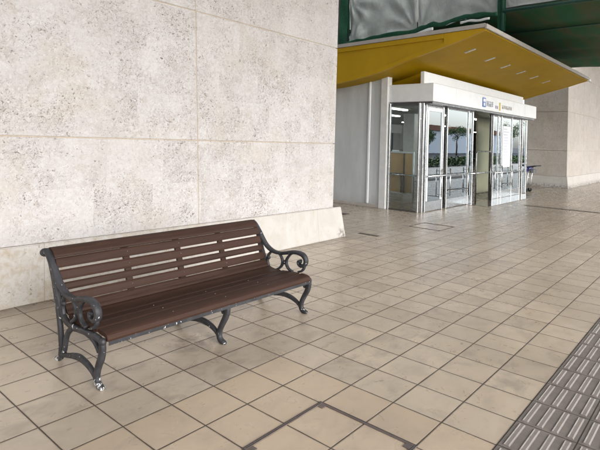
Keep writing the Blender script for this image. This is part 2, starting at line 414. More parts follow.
# expansion joint far right
bm = B(); box(bm, 11.34, 11.46, -6, 2.3, .0008, .005); tag(obj('expansion_joint', bm, M['drain']), kind='structure')
def hatch(name, label, x0, x1, y0, y1, w):
    t = thing(name, label, 'floor hatch', (x0, y0, 0))
    bm = B()
    for a in ((x0-w, x1+w, y0-w, y0+w), (x0-w, x1+w, y1-w, y1+w), (x0-w, x0+w, y0+w, y1-w), (x1-w, x1+w, y0+w, y1-w)):
        box(bm, *a, .0006, .0055, .001)
    obj('frame', bm, M['hatch'], t)
    bm = B()
    for a in ((x0-w*.55, x1+w*.55, y0-w*.75, y0-w*.55), (x0-w*.55, x1+w*.55, y1+w*.55, y1+w*.75), (x0-w*.75, x0-w*.55, y0-w*.5, y1+w*.5), (x1+w*.55, x1+w*.75, y0-w*.5, y1+w*.5), (x0+w*.5, x1-w*.5, y0+w*.3, y0+w*.5), (x0+w*.5, x1-w*.5, y1-w*.5, y1-w*.3)):
        box(bm, *a, .0056, .0064)
    obj('seam', bm, M['rubber'], t)
    for cx, cy, sx, sy in ((x0, y0, 1, 1), (x1, y0, -1, 1), (x1, y1, -1, -1), (x0, y1, 1, -1)):
        bm = B(); xa, xb = sorted((cx+sx*w*1.05, cx+sx*(w+.034))); ya, yb = sorted((cy+sy*w*1.05, cy+sy*(w+.034)))
        box(bm, xa, xb, ya, yb, .0006, .005, .001)
        obj('corner_lug', bm, M['hatch'], t)
hatch('floor_hatch', 'large steel framed floor hatch with corner lugs in the tiles at the lower photo edge', -.6, 0, -.6, 0, .0105)
hatch('floor_hatch', 'dark edged square hatch in the tiles before the glass entrance', 6.0, 6.6, 2.1, 2.7, .006)
bm = B(); box(bm, 4.66, 4.74, 2.55, 2.92, .0006, .005, .001)
tag(obj('floor_drain', bm, M['drain'], loc=(4.7, 2.7, 0)), 'short dark drain strip in the floor just past the end of the stone plinth', 'drain')
bm = B(); box(bm, 6.05, 6.4, 4.3, 4.5, .0006, .006, .001)
tag(obj('drain_cover', bm, M['drain'], loc=(6.2, 4.4, 0)), 'small dark cover in the floor beside the grey panel wall', 'drain')
bm = B(); box(bm, 10.2, 14.6, 2.80, 3.36, .0006, .008, .002)
tag(obj('polished_threshold', bm, M['slab'], loc=(12, 3, 0)), 'polished stone threshold slab shining in front of the glass doors', 'threshold')

# ------------------------------------------------------------------ stone walls
def stone_wall(label, xs, zs, face, depth, end_lo, end_hi, mat, pmat, lean_x=None, plz=(.535, .475), pl_lo=0, pl_hi=0):
    """xs joint positions; wall faces -Y at y=face"""
    t = thing('stone_wall', label, 'wall', (xs[0], face, 0))
    g = .0052
    def lean(bm):
        if lean_x is None: return
        for v in bm.verts:
            if abs(v.co.x-lean_x) < .05: v.co.x -= .058*(v.co.z-.5)
    for i in range(len(xs)-1):
        for k in range(len(zs)-1):
            bm = B()
            d0 = face + random.uniform(-.0015, .0015)
            e = depth if (i in (0, len(xs)-2)) else .3
            box(bm, xs[i]+g, xs[i+1]-g, d0, face+e, zs[k]+g, zs[k+1]-g, .005)
            lean(bm); obj('stone_panel', bm, mat, t)
    bm = B(); box(bm, xs[0]+.05, xs[-1]-.05, face+.006, face+depth-.05, .02, zs[-1]-.02); obj('mortar', bm, M['mortar'], t)
    # flared plinth
    xa, xb = xs[0], xs[-1]
    lo = [(xa-pl_lo*1.5, face-.085, 0), (xb+pl_hi*1.5, face-.085, 0), (xb+pl_hi*1.5, face+depth, 0), (xa-pl_lo*1.5, face+depth, 0)]
    hi = [(xa-pl_lo, face-.035, plz[0]), (xb+pl_hi, face-.035, plz[1]), (xb+pl_hi, face+depth, plz[1]), (xa-pl_lo, face+depth, plz[0])]
    bm = B(); a = [bm.verts.new(q) for q in lo]; c = [bm.verts.new(q) for q in hi]
    fs = [bm.faces.new(a[::-1]), bm.faces.new(c)] + [bm.faces.new((a[k], a[(k+1) % 4], c[(k+1) % 4], c[k])) for k in range(4)]
    bmesh.ops.bevel(bm, geom=list({e for f in fs for e in f.edges}), offset=.008, segments=2, affect='EDGES')
    obj('plinth', bm, pmat, t)
    return t
stone_wall('pale pitted limestone wall with tan joints and a smooth flared plinth, behind the bench',
           [-6.47, -3.84, -1.21, 1.42, 4.05], [.40, 1.478, 2.985, 4.485, 5.985, 7.485, 8.38], 2.985, 9., 0, 0, M['stone'], M['plinth'], 1.42, (.56, .475), 0, .16)
# far block
stone_wall('far pale limestone wall to the right of the entrance, beyond the luggage trolley',
           [18.68, 21.31, 23.94, 26.57, 29.2, 31.83, 34.46], [.35, 1.415, 2.91, 4.41, 5.95, 7.45, 8.38], 2.985, 1.6, 0, 0, M['stone_far'], M['plinth_far'], None, (.43, .43), .10, 0)

# ------------------------------------------------------------------ bench
bench = thing('park_bench', 'dark brown slatted bench with scrolled dark grey iron ends before the limestone wall', 'bench', (.155, 1.3, 0))
PROF = [(.972, .300), (.976, .327), (.995, .343), (1.06, .349), (1.2, .341), (1.33, .330), (1.43, .332), (1.49, .358), (1.533, .42), (1.563, .50), (1.597, .59), (1.637, .675), (1.685, .728), (1.733, .737), (1.765, .715)]
CURV = catmull([(0, a, b) for a, b in PROF], 8)
ACC = [0.]
for i in range(1, len(CURV)): ACC.append(ACC[-1]+(CURV[i]-CURV[i-1]).length)
def at(s):
    s = max(0, min(ACC[-1]-1e-6, s))
    for i in range(1, len(ACC)):
        if ACC[i] >= s:
            f = (s-ACC[i-1])/(ACC[i]-ACC[i-1]); p = CURV[i-1].lerp(CURV[i], f)
            t = (CURV[i]-CURV[i-1]).normalized(); return p, Vector((0, t.z, -t.y))   # normal pointing behind/below
def s_of(Y, Z):
    return min(range(len(CURV)), key=lambda i: (CURV[i].y-Y)**2+(CURV[i].z-Z)**2)
LEAN = lambda x, z: x - .055*max(0, z)/.75 if x < -.5 else x
def slat(sa, sb, th, name):
    n = max(3, int((sb-sa)/.012)); top = []; bot = []
    for i in range(n+1):
        s = sa+(sb-sa)*i/n; p, nr = at(s)
        ins = .006 if i in (0, n) else 0
        top.append(p+nr*ins); bot.append(p+nr*(th-ins))
    loop = top+bot[::-1]
    bm = B(); poly = [(q.y, q.z) for q in loop]
    prism(bm, poly, 0, -.772, 1.068)
    es = [e for e in bm.edges if abs(e.verts[0].co.x-e.verts[1].co.x) < 1e-6]
    bmesh.ops.bevel(bm, geom=es, offset=.003, segments=1, affect='EDGES')
    # subdivide along x a little for a natural warp
    for v in bm.verts: v.co.x = LEAN(v.co.x, v.co.z)
    return obj(name, bm, M['wood'], bench)
sY = lambda Y, Z: ACC[s_of(Y, Z)]
s_rear = sY(1.425, .331)
ss = [0.0, .137, .255, .373, s_rear+.0]
cuts_seat = [(0.0, .149), (.158, .261), (.270, .373), (.382, s_rear+.04)]
for a, b in cuts_seat: slat(a, b, .026, 'seat_slat')
# backrest slats: gap centres measured at z
gz = [.395, .460, .530, .607]
def s_at_z(z):
    for i in range(len(CURV)):
        if CURV[i].y > 1.45 and CURV[i].z >= z: return ACC[i]
gs = [s_at_z(z) for z in gz]; gw = .0085
s_mid = s_at_z(.676)
rows = [(s_rear+.046, gs[0]-gw*.5), (gs[0]+gw*.5, gs[1]-gw), (gs[1]+gw, gs[2]-gw), (gs[2]+gw, gs[3]-gw), (gs[3]+gw, s_mid-.003), (s_mid+.003, ACC[-1]-.012)]
for a, b in rows: slat(a, b, .024, 'back_slat')
screw_x = (-.302, .155, .60)
for bx in screw_x:                                   # wooden battens behind the back slats
    pts = [at(s) for s in [s_rear+.02+(ACC[-1]-s_rear-.08)*i/14 for i in range(15)]]
    bm = B(); poly = [(p+nr*.0255) for p, nr in pts] + [(p+nr*.045) for p, nr in pts[::-1]]
    prism(bm, [(q.y, q.z) for q in poly], 0, bx-.024, bx+.024); obj('batten', bm, M['wood'], bench)
for bx in screw_x:
    for (a, b), fs in ((cuts_seat[0], (.62,)), (cuts_seat[1], (.5,)), (cuts_seat[2], (.5,)), (rows[1], (.5,)), (rows[3], (.5,)), (rows[4], (.5,))):
        for f in fs:
            p, nr = at(a+(b-a)*f); bm = B(); ball(bm, p + Vector((bx, 0, 0)), .0042, (1, 1, 1), 8); obj('screw_head', bm, M['steel_dark'], bench, True)
XA = Vector((1, 0, 0))
def cast(bm, pts, r, x, th, n=8, mir=None):
    tube(bm, [Vector((x, p.y, p.z)) for p in catmull([(0, a, b) for a, b in pts], n)], r, 10, True, (XA, th))
def frame_bm(x, arm=True):
    bm = B()
    # rear post
    cast(bm, [(1.628, .010), (1.592, .020), (1.566, .05), (1.556, .12), (1.560, .22), (1.578, .33), (1.604, .44), (1.634, .55), (1.672, .645), (1.722, .698), (1.762, .700)] if arm else
         [(1.628, .010), (1.592, .020), (1.562, .05), (1.552, .12), (1.552, .22), (1.570, .33), (1.594, .42)], [.014, .018, .022, .020, .019, .019, .020, .019, .018, .018, .020] if arm else .018, x, .0165)
    # seat bearer following the seat curve up the back
    cast(bm, [(.998, .285), (1.06, .306), (1.2, .302), (1.33, .291), (1.43, .293), (1.50, .318), (1.548, .385)] + ([(1.59, .48), (1.625, .58)] if arm else []), [.014, .018, .018, .018, .020, .020, .017, .014, .011][:9 if arm else 7], x, .0175)
    # front leg with hoof
    cast(bm, [(1.012, .300), (1.008, .262), (1.022, .205), (1.056, .145), (1.083, .09), (1.087, .045), (1.066, .020), (1.028, .012)], [.020, .024, .023, .020, .019, .021, .020, .013], x, .0185)
    ball(bm, Vector((x, 1.035, .012)), .02, (1.1, 1.2, .7), 10)
    ball(bm, Vector((x, 1.607, .012)), .02, (1., 1.5, .65), 10)
    ball(bm, Vector((x, 1.004, .296)), .026, (.85, .9, 1), 12)
    # arch between legs
    cast(bm, [(1.545, .055), (1.512, .10), (1.488, .165), (1.455, .225), (1.395, .272), (1.33, .286)], [.014, .016, .016, .016, .017, .015], x, .0150)
    cast(bm, [(1.045, .225), (1.075, .258), (1.13, .286), (1.2, .296)], [.012, .014, .016, .014], x, .0145)
    # low stretcher arch
    cast(bm, [(1.535, .060), (1.47, .076), (1.39, .098), (1.30, .112), (1.21, .104), (1.14, .080), (1.095, .050)], [.014, .014, .018, .021, .019, .015, .013], x, .0155)
    if arm:
        # side plate sweeping from the top of the back into the armrest
        cast(bm, [(1.735, .722), (1.69, .692), (1.632, .628), (1.575, .558), (1.52, .510), (1.45, .480), (1.37, .474), (1.29, .486), (1.21, .507), (1.13, .513), (1.075, .498), (1.048, .462), (1.056, .424), (1.088, .404), (1.122, .412), (1.130, .438), (1.110, .450)],
             [.016, .017, .018, .019, .018, .016, .015, .016, .017, .018, .019, .018, .016, .014, .012, .011, .010], x, .0235, 7)
        ball(bm, Vector((x, 1.112, .440)), .017, (1.1, 1, 1), 10)
        ball(bm, Vector((x, 1.762, .700)), .029, (1.15, 1, 1), 14)
        # ")(" scrolls
        cast(bm, [(1.385, .478), (1.352, .455), (1.327, .415), (1.330, .372), (1.36, .338), (1.395, .318)], [.009, .010, .012, .012, .010, .011], x, .0135)
        cast(bm, [(1.205, .500), (1.245, .470), (1.276, .425), (1.273, .382), (1.243, .348), (1.20, .332)], [.009, .010, .012, .012, .010, .011], x, .0140)
        ball(bm, Vector((x, 1.301, .400)), .020, (.8, 1, 1), 10)
        cast(bm, [(1.130, .345), (1.09, .362), (1.066, .392), (1.062, .420)], [.010, .010, .011, .012], x, .0130)
        # rosette on the post side
        ball(bm, Vector((x, 1.50, .410)), .018, (.9, 1, 1), 10)
        cast(bm, [(1.50, .335), (1.515, .38), (1.505, .43), (1.475, .468)], [.010, .012, .012, .010], x, .0128)
    for v in bm.verts:
        if x < -.5: v.co.x = v.co.x - .055*max(0, v.co.z)/.75
    return bm
for x, arm in ((-.788, True), (1.086, True), (.155, False)):
    f = obj('iron_end' if arm else 'iron_support', frame_bm(x, arm), M['iron'], bench, True)
bm = B(); box(bm, -.78, 1.08, .984, .990, .272, .312, .002); box(bm, -.78, 1.08, .9905, 1.022, .300, .307, .002); obj('front_rail', bm, M['iron'], bench)
bm = B(); box(bm, -.78, 1.08, 1.415, 1.44, .262, .288, .003); obj('rear_rail', bm, M['iron'], bench)

# ------------------------------------------------------------------ entrance vestibule
ent = thing('glass_entrance', 'glazed entrance vestibule with stainless frames and a white sign fascia under the yellow canopy', 'entrance', (11.45, 3.4, 0))
XL, XR, YF, YB, ZG = 7.75, 15.1, 3.40, 4.22, 2.42
def post(x, y, w=.05, d=.06, z0=0., z1=ZG, mat='steel', name='mullion', bev=.006):
    bm = B(); box(bm, x-w/2, x+w/2, y-d/2, y+d/2, z0, z1, bev); return obj(name, bm, M[mat], ent)
# fascia: hollow band
bm = B(); box(bm, XL-.02, 15.17, 3.13, 4.34, 2.445, 2.845, .012); fas = obj('fascia', bm, M['white'], ent)
bm = B(); box(bm, XL+.02, 15.12, 3.17, 4.30, 2.40, 2.443); obj('fascia_soffit', bm, M['steel_dark'], ent)
bm = B(); box(bm, 7.86, 14.75, 3.42, 3.52, 2.848, 3.13, .01); obj('roof_box', bm, M['white'], ent)
bm = B(); box(bm, 8.3, 14.6, 3.7, 4.5, 2.80, 3.4); obj('roof_core', bm, M['soffit'], ent)
# fascia seams
for x in (8.9, 10.62, 12.9, 14.0):
    bm = B(); box(bm, x-.004, x+.004, 3.1285, 3.14, 2.455, 2.835); obj('seam', bm, M['greywhite'], fas)
# sign on the fascia
sg = bm = B(); box(bm, 10.50, 10.72, 3.118, 3.1295, 2.52, 2.76, .004); sgn = obj('sign_pictogram', bm, M['blue'], fas)
bm = B(); box(bm, 10.53, 10.69, 3.1145, 3.1165, 2.655, 2.735); box(bm, 10.56, 10.66, 3.1145, 3.1165, 2.55, 2.63); obj('pictogram_figure', bm, M['white'], sgn)
bm = B()
def glyph(x, z, s, strokes):
    for (a, b, c, d) in strokes:
        box(bm, x+a*s, x+c*s, 3.122, 3.1295, z+b*s, z+d*s)
G1 = [(0, 0, .1, 1), (.8, 0, .9, 1), (0, .9, .9, 1.), (.2, .45, .7, .53), (.4, .1, .48, .8)]
G2 = [(0, .9, .9, 1), (0, .45, .9, .55), (.4, 0, .5, 1), (.1, .0, .2, .5), (.7, 0, .8, .5)]
G3 = [(0, 0, .12, 1), (.3, .9, .9, 1), (.3, .5, .9, .6), (.3, .1, .9, .2), (.55, .1, .65, 1)]
for k, g in enumerate((G1, G2, G3)): glyph(10.80+k*.17, 2.55, .14, g)
obj('sign_lettering', bm, M['ink'], fas)
bm = B()
for k, g in enumerate((G3, G1)): glyph(11.42+k*.11, 2.53, .085, g)
obj('sign_small_lettering', bm, M['violet'], fas)
bm = B(); box(bm, 11.72, 11.82, 3.120, 3.1295, 2.50, 2.72, .003); obj('sign_mark', bm, M['amber'], fas)
for k in range(6):
    bm = B(); glyph(11.95+k*.14, 2.56, .10, (G2, G3, G1)[k % 3]); obj('sign_letter', bm, M['trim'], fas)
# corner posts and mullions on the front
for x, w, m_ in ((7.80, .07, 'steel'), (7.915, .04, 'steel')): post(x, YF, w, .07, mat=m_, name='corner_post')
post(15.04, YF, .07, .07, name='corner_post')
for x, w, m_ in ((8.80, .05, 'steel'), (9.02, .04, 'steel'), (10.28, .06, 'steel'), (10.56, .05, 'steel'), (11.88, .07, 'steel_dark'), (12.02, .05, 'steel'), (12.44, .05, 'steel'), (12.72, .05, 'steel'), (13.62, .05, 'steel'), (14.42, .06, 'steel'), (14.60, .04, 'steel')):
    post(x, YF, w*.78, .06, mat=m_)
def pane(x0, x1, z0=.23, z1=ZG-.02, y=YF):
    bm = B(); box(bm, x0, x1, y-.004, y+.004, z0, z1); return obj('glass_pane', bm, M['glass'], ent)
spans = ((7.94, 8.77), (9.045, 10.245), (10.315, 10.53), (12.05, 12.41), (12.47, 12.69), (12.75, 13.59), (13.65, 14.385), (14.625, 15.0))
for i, (a, b) in enumerate(spans):
    p = pane(a, b)
    bm = B(); box(bm, a, b, YF-.018, YF+.018, .012, .228, .003); obj('kick_plate', bm, M['steel'], ent)
    bm = B(); box(bm, a, b, YF-.02, YF+.02, ZG-.06, ZG-.019, .003); obj('head_rail', bm, M['steel'], ent)
# bright inner frame of the first leaf
bm = B(); box(bm, 7.985, 8.05, YF-.022, YF-.006, .24, ZG-.065, .003); box(bm, 8.70, 8.755, YF-.022, YF-.006, .24, ZG-.065, .003); box(bm, 8.052, 8.698, YF-.022, YF-.006, ZG-.16, ZG-.066, .003)
obj('leaf_frame', bm, M['white'], ent)
# handrails across the leaves
for a, b, z in ((7.95, 10.25, .80), (10.33, 11.85, .79), (12.05, 14.40, .76)):
    bm = B(); tube(bm, [(a, YF-.075, z), (b, YF-.075, z)], .019, 10)
    for q in (a+.06, (a+b)/2, b-.06): tube(bm, [(q, YF-.075, z), (q, YF-.02, z)], .009, 8)
    obj('push_bar', bm, M['steel'], ent, True)
for a, b, z in ((9.06, 10.24, .42), (12.76, 13.58, .40)):
    bm = B(); tube(bm, [(a, YF-.05, z), (b, YF-.05, z)], .012, 8); obj('lower_bar', bm, M['steel_dark'], ent, True)
for x in (8.66, 9.12, 10.2, 12.1, 12.66, 13.55):
    bm = B(); tube(bm, [(x, YF-.07, .95), (x, YF-.07, .30)], .014, 8); tube(bm, [(x, YF-.07, .9), (x, YF-.01, .9)], .008, 6); tube(bm, [(x, YF-.07, .35), (x, YF-.01, .35)], .008, 6)
    obj('pull_handle', bm, M['steel'], ent, True)
# guard frame standing in the opening
bm = B(); tube(bm, [(10.62, 3.30, .0), (10.62, 3.30, 1.30), (10.66, 3.30, 1.36), (11.60, 3.30, 1.36), (11.66, 3.30, 1.30), (11.66, 3.30, 0)], .018, 8); obj('guard_frame', bm, M['steel_dark'], ent, True)
# paper notice
no = bm = B(); box(bm, 12.83, 13.50, YF-.012, YF-.0055, .90, 2.12)
nt = obj('notice', bm, M['paper'], ent)
bm = B()
for k in range(13):
    z = 2.03-k*.085
    box(bm, 12.90, 13.43-random.uniform(0, .25), YF-.0145, YF-.0125, z-.013, z+.012)
obj('notice_print', bm, plain('faint_print', (.52, .56, .66), .7), nt)
bm = B(); box(bm, 8.16, 8.52, YF+.012, YF+.018, .82, 1.28); obj('notice', bm, M['paper'], ent)
# side glass (faces -X)
for y in (3.46, 4.20): post(XL, y, .06, .045)
bm = B(); box(bm, XL-.004, XL+.004, 3.485, 4.175, .03, ZG-.02); obj('glass_pane', bm, M['clear'], ent)
bm = B(); box(bm, XL-.02, XL+.02, 3.485, 4.175, ZG-.06, ZG-.019, .003); obj('head_rail', bm, M['steel_dark'], ent)
bm = B(); box(bm, XL-.02, XL+.02, 3.485, 4.175, .003, .03); obj('sill', bm, M['steel_dark'], ent)
bm = B(); tube(bm, [(XL+.07, 3.50, .80), (XL+.07, 4.16, .80)], .016, 8); obj('push_bar', bm, M['steel'], ent, True)
bm = B(); box(bm, XR-.044, XR-.036, 3.445, 4.2, .03, ZG-.02); obj('glass_pane', bm, M['glass'], ent)
post(XR-.04, 4.22, .05, .05)

# grey panel walls either side
pw = thing('panel_wall', 'pale grey ribbed metal panel wall with a white vertical strip left of the glass entrance', 'wall', (7.7, 4.3, 0))
bm = B(); box(bm, 7.71, 7.85, 4.42, 11.9, .0, 3.3); obj('panel', bm, M['panel'], pw)
bm = B(); box(bm, 7.675, 7.86, 4.235, 4.42, .0, 3.3, .01); obj('corner_column', bm, M['greywhite'], pw)
bm = B(); box(bm, 7.675, 7.709, 4.70, 4.755, .09, 3.25, .008); obj('conduit_strip', bm, M['white'], pw)
bm = B(); box(bm, 7.69, 7.7095, 4.43, 11.8, .003, .08, .004); obj('skirting', bm, M['trim'], pw)

# building mass above and behind the entrance
bw = thing('terminal_back_wall', 'shadowed concrete wall of the terminal above the yellow canopy behind the scaffold sheets', 'wall', (11, 7.4, 0))
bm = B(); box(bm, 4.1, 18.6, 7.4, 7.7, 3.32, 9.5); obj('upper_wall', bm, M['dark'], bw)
bm = B(); box(bm, 4.1, 7.70, 11.5, 11.8, 0, 3.31); obj('recess_wall', bm, M['concrete'], bw)
# interior hall
hall = thing('terminal_hall', 'dim interior hall with strip lights seen through the entrance glass', 'interior', (11.5, 8, 0))
bm = B(); box(bm, 7.86, 55, 28, 28.2, .02, 3.2); obj('back_wall', bm, M['hallwall'], hall)
bm = B(); box(bm, 55.0, 55.2, 4.7, 28, .02, 3.2); obj('end_wall', bm, M['hallwall'], hall)
bm = B(); box(bm, 7.86, 55, 4.65, 28.2, 2.74, 2.82); obj('ceiling', bm, M['ceil'], hall)
bm = B(); box(bm, 7.86, 55, 3.46, 28.2, .0008, .006); obj('hall_floor', bm, M['intfloor'], hall)
bm = B(); box(bm, 15.21, 54.9, 4.62, 4.72, .007, 3.2); obj('front_wall', bm, M['panel'], hall)
for y in (5.6, 7.2, 9.5, 12.5, 16, 20, 24):
    for x in (9.5, 13.0, 16.5, 20, 24, 29, 35, 42):
        if x < 1.1*y - 3: continue
        bm = B(); box(bm, x-.9, x+.9, y-.07, y+.07, 2.69, 2.735, .004); obj('strip_light', bm, M['emit'], hall)
for x, y in ((16.2, 8.2), (21.5, 10.2), (19, 13.5), (27, 15), (33, 17.5), (40, 22)):
    bm = B(); box(bm, x-.25, x+.25, y-.25, y+.25, .007, 2.735, .02); obj('hall_column', bm, M['greywhite'], hall)
for x0, x1, y, h, mt in ((17.5, 21, 10.9, 1.1, 'greywhite'), (23, 26, 12.6, 1.15, 'steel'), (28, 34, 15.5, 1.1, 'greywhite'), (13.0, 14.6, 7.6, 1.0, 'steel_dark'), (9.5, 10.3, 4.12, .78, 'black'), (10.5, 11.7, 4.0, .74, 'steel_dark')):  # last two are added stand-ins for unidentified dark shapes in the panes
    bm = B(); box(bm, x0, x1, y, y+(.5 if y > 5 else .25), .007, h, .02); obj('counter_or_stand_in', bm, M[mt], hall)
for x0, x1, z0, z1 in ((10.6, 11.1, .80, 1.36), (11.3, 11.6, .80, 1.22)):  # invented black boxes standing in for dark shapes in the middle panes
    bm = B(); box(bm, x0, x1, 4.10, 4.16, z0, z1, .012); box(bm, (x0+x1)/2-.03, (x0+x1)/2+.03, 4.11, 4.15, .745, z0-.002); obj('dark_stand_in', bm, M['black'], hall)
for x, y, c in ((20, 11.8, 'paper'), (25, 13.4, 'cartblue'), (31, 16.3, 'paper'), (36, 19, 'amber')):
    bm = B(); box(bm, x, x+1.8, y, y+.1, 2.05, 2.5, .01); obj('hanging_panel', bm, M[c], hall)
bm = B(); box(bm, 13.25, 14.25, 4.30, 4.36, .02, 2.38, .01); obj('beige_panel', bm, M['beige'], hall)
brd = thing('notice_board', 'tan board on a metal stand seen through the side glass of the entrance', 'board', (10, 5.1, 0))
bm = B(); box(bm, 9.98, 10.02, 4.80, 5.54, .17, 1.24, .004); obj('board', bm, M['tan'], brd)
bm = B(); box(bm, 9.965, 10.03, 4.755, 4.795, .02, 1.29, .004); box(bm, 9.965, 10.03, 5.545, 5.58, .02, 1.29, .004); box(bm, 9.967, 10.028, 4.797, 5.543, 1.245, 1.285, .004); box(bm, 9.967, 10.028, 4.797, 5.543, .13, .168, .004); obj('stand_frame', bm, M['white'], brd)
bm = B(); box(bm, 9.93, 9.96, 5.02, 5.05, .17, 1.24); box(bm, 9.93, 9.962, 5.052, 5.54, .66, .69); box(bm, 9.93, 9.962, 5.1, 5.13, .17, .655); obj('brace', bm, M['steel_dark'], brd)
rp = thing('red_cabinet', 'narrow red panel next to the tan board inside the entrance', 'cabinet', (10.6, 4.75, 0))
bm = B(); box(bm, 10.5, 10.8, 4.52, 4.74, .05, 1.0, .01); obj('body', bm, M['red'], rp)
bm = B(); box(bm, 10.48, 10.498, 4.56, 4.70, .3, .9, .003); obj('door', bm, M['red'], rp)

# ------------------------------------------------------------------ yellow canopy
can = thing('entrance_canopy', 'yellow wedge shaped canopy with curved underside above the glass entrance', 'canopy', (11.5, 1.78, 3.8))
CX0, CX1 = 7.1, 15.9
LOW = catmull([(0, 1.80, 3.705), (0, 2.5, 3.50), (0, 3.38, 3.27), (0, 4.23, 3.03), (0, 5.26, 2.865), (0, 6.4, 2.78), (0, 7.38, 2.74)], 5)
LOW = [(p.y, p.z) for p in LOW]
ztop = lambda y: 3.745 - .017*(y-1.78)
def solid_between(bm, lowpts, topf, x0, x1):
    A = [(bm.verts.new((x0, y, z)), bm.verts.new((x1, y, z))) for y, z in lowpts]
    C = [(bm.verts.new((x0, y, topf(y))), bm.verts.new((x1, y, topf(y)))) for y, z in lowpts]
    for i in range(len(A)-1):
        bm.faces.new((A[i][0], A[i+1][0], A[i+1][1], A[i][1])); bm.faces.new((C[i][0], C[i][1], C[i+1][1], C[i+1][0]))
        bm.faces.new((A[i][0], C[i][0], C[i+1][0], A[i+1][0])); bm.faces.new((A[i][1], A[i+1][1], C[i+1][1], C[i][1]))
    for i in (0, -1): bm.faces.new((A[i][0], A[i][1], C[i][1], C[i][0]))
    return bm
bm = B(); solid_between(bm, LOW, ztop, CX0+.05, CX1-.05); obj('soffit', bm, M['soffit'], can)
for x0, x1, sx in ((CX0, CX0+.048, -1), (CX1-.048, CX1, 1)):
    bm = B(); solid_between(bm, [(y, z-.004) for y, z in LOW], lambda y: ztop(y)+.002, x0, x1); obj('gable', bm, M['yellow'], can)
    # raised border leaving a recessed tapering panel
    xa, xb = (x0-.03, x0-.0015) if sx < 0 else (x1+.0015, x1+.03)
    lz = lambda y: next(LOW[q][1]+(LOW[q+1][1]-LOW[q][1])*(y-LOW[q][0])/(LOW[q+1][0]-LOW[q][0]) for q in range(len(LOW)-1) if LOW[q][0] <= y <= LOW[q+1][0])
    ys = [2.62+(7.36-2.62)*q/24 for q in range(25)]
    bm = B(); solid_between(bm, [(y, lz(y)-.008) for y in ys], lambda y: lz(y)+.085, xa, xb); obj('gable_border', bm, M['yellow'], can)
    bm = B(); solid_between(bm, [(y, ztop(y)-.10) for y in ys], lambda y: ztop(y)-.001, xa, xb); obj('gable_border', bm, M['yellow'], can)
    ys = [1.81+(2.617-1.81)*q/8 for q in range(9)]
    bm = B(); solid_between(bm, [(y, lz(y)-.008) for y in ys], lambda y: ztop(y)-.001, xa, xb); obj('gable_border', bm, M['yellow'], can)
    bm = B(); xa, xb = (x0-.05, x0+.10) if sx < 0 else (x1-.10, x1+.05)
    prism(bm, [(1.80, ztop(1.8)+.006), (7.38, ztop(7.38)+.006), (7.38, ztop(7.38)+.085), (1.80, ztop(1.8)+.085)], 0, xa, xb); obj('edge_flashing', bm, M['trim'], can)
bm = B(); box(bm, CX0-.05, CX1+.05, 1.75, 1.797, 3.725, 3.815, .006); obj('front_gutter', bm, M['trim'], can)
bm = B(); prism(bm, [(1.80, ztop(1.8)+.008), (7.38, ztop(7.38)+.008), (7.38, ztop(7.38)+.06), (1.80, ztop(1.8)+.06)], 0, CX0+.105, CX1-.105); obj('roof_sheet', bm, M['roof'], can)
def lowz(y):
    for i in range(len(LOW)-1):
        if LOW[i][0] <= y <= LOW[i+1][0]:
            f = (y-LOW[i][0])/(LOW[i+1][0]-LOW[i][0]); return LOW[i][1]+f*(LOW[i+1][1]-LOW[i][1])
    return LOW[-1][1]
LAMP_SPOTS = [(8.0, 2.46), (9.2, 2.48), (10.35, 2.52), (11.55, 2.52), (12.7, 2.52), (13.9, 2.52)]
for x, y in LAMP_SPOTS:
    z = lowz(y); sl = (lowz(y+.05)-lowz(y-.05))/.1
    bm = B()
    w, l = .035, .105
    box(bm, x-w-.012, x+w+.012, y-l-.012, y+l+.012, z-.006, z+.01, .003)
    for v in bm.verts: v.co.z += sl*(v.co.y-y)
    d = obj('downlight', bm, M['trim'], can)
    bm = B(); box(bm, x-w, x+w, y-l, y+l, z-.012, z-.0065, .002)
    for v in bm.verts: v.co.z += sl*(v.co.y-y)
    obj('diffuser', bm, M['lamp'], d)

# ------------------------------------------------------------------ scaffold above
sca = thing('scaffold', 'scaffold with green tubes, grey sheets and a dark green netted deck above the yellow canopy', 'scaffold', (8.5, 0, 0))
XS = 8.5
def drape(y0, y1, zb, ztop_, x, amp, ny=60, nz=40, seed=0, pucker=()):
    bm = B(); V = []
    for i in range(ny+1):
        row = []
        y = y0+(y1-y0)*i/ny
        for k in range(nz+1):
            z = zb(y)+(ztop_-zb(y))*k/nz
            f = k/nz
            nx = mnoise.fractal(Vector((y*1.1+seed, z*1.3, seed*.7)), 1., 2., 4)*amp
            nx += .35*amp*math.sin(9*y+5*z+3*mnoise.noise(Vector((y, z*2, seed))))*(1-f)
            for (py, pz) in pucker:
                d = math.hypot(y-py, z-pz); a = math.atan2(z-pz, y-py)
                nx += amp*1.1*math.exp(-d*1.1)*math.sin(a*11)*min(1, d*3)
            row.append(bm.verts.new((x+nx, y, z)))
        V.append(row)
    for i in range(ny):
        for k in range(nz): bm.faces.new((V[i][k], V[i+1][k], V[i+1][k+1], V[i][k+1]))
    return bm
ZB = [(1.9, 4.30), (2.14, 4.33), (2.82, 4.35), (3.25, 4.25), (3.52, 4.27), (4.08, 4.16), (4.84, 4.16), (5.79, 4.09), (6.2, 4.05)]
def zb1(y):
    for (a, za), (b, zc) in zip(ZB, ZB[1:]):
        if a <= y <= b: return za+(zc-za)*(y-a)/(b-a)
    return ZB[0][1] if y < ZB[0][0] else ZB[-1][1]
obj('grey_sheet', drape(3.995, 5.98, zb1, 7.0, XS+.03, .042, seed=1, pucker=((5.9, 4.15), (4.05, 4.3), (5.95, 5.2))), M['tarp'], sca, True)
obj('grey_sheet', drape(2.06, 3.985, zb1, 7.0, XS+.045, .022, seed=5, pucker=((2.1, 4.4), (3.9, 4.3))), M['tarp'], sca, True)
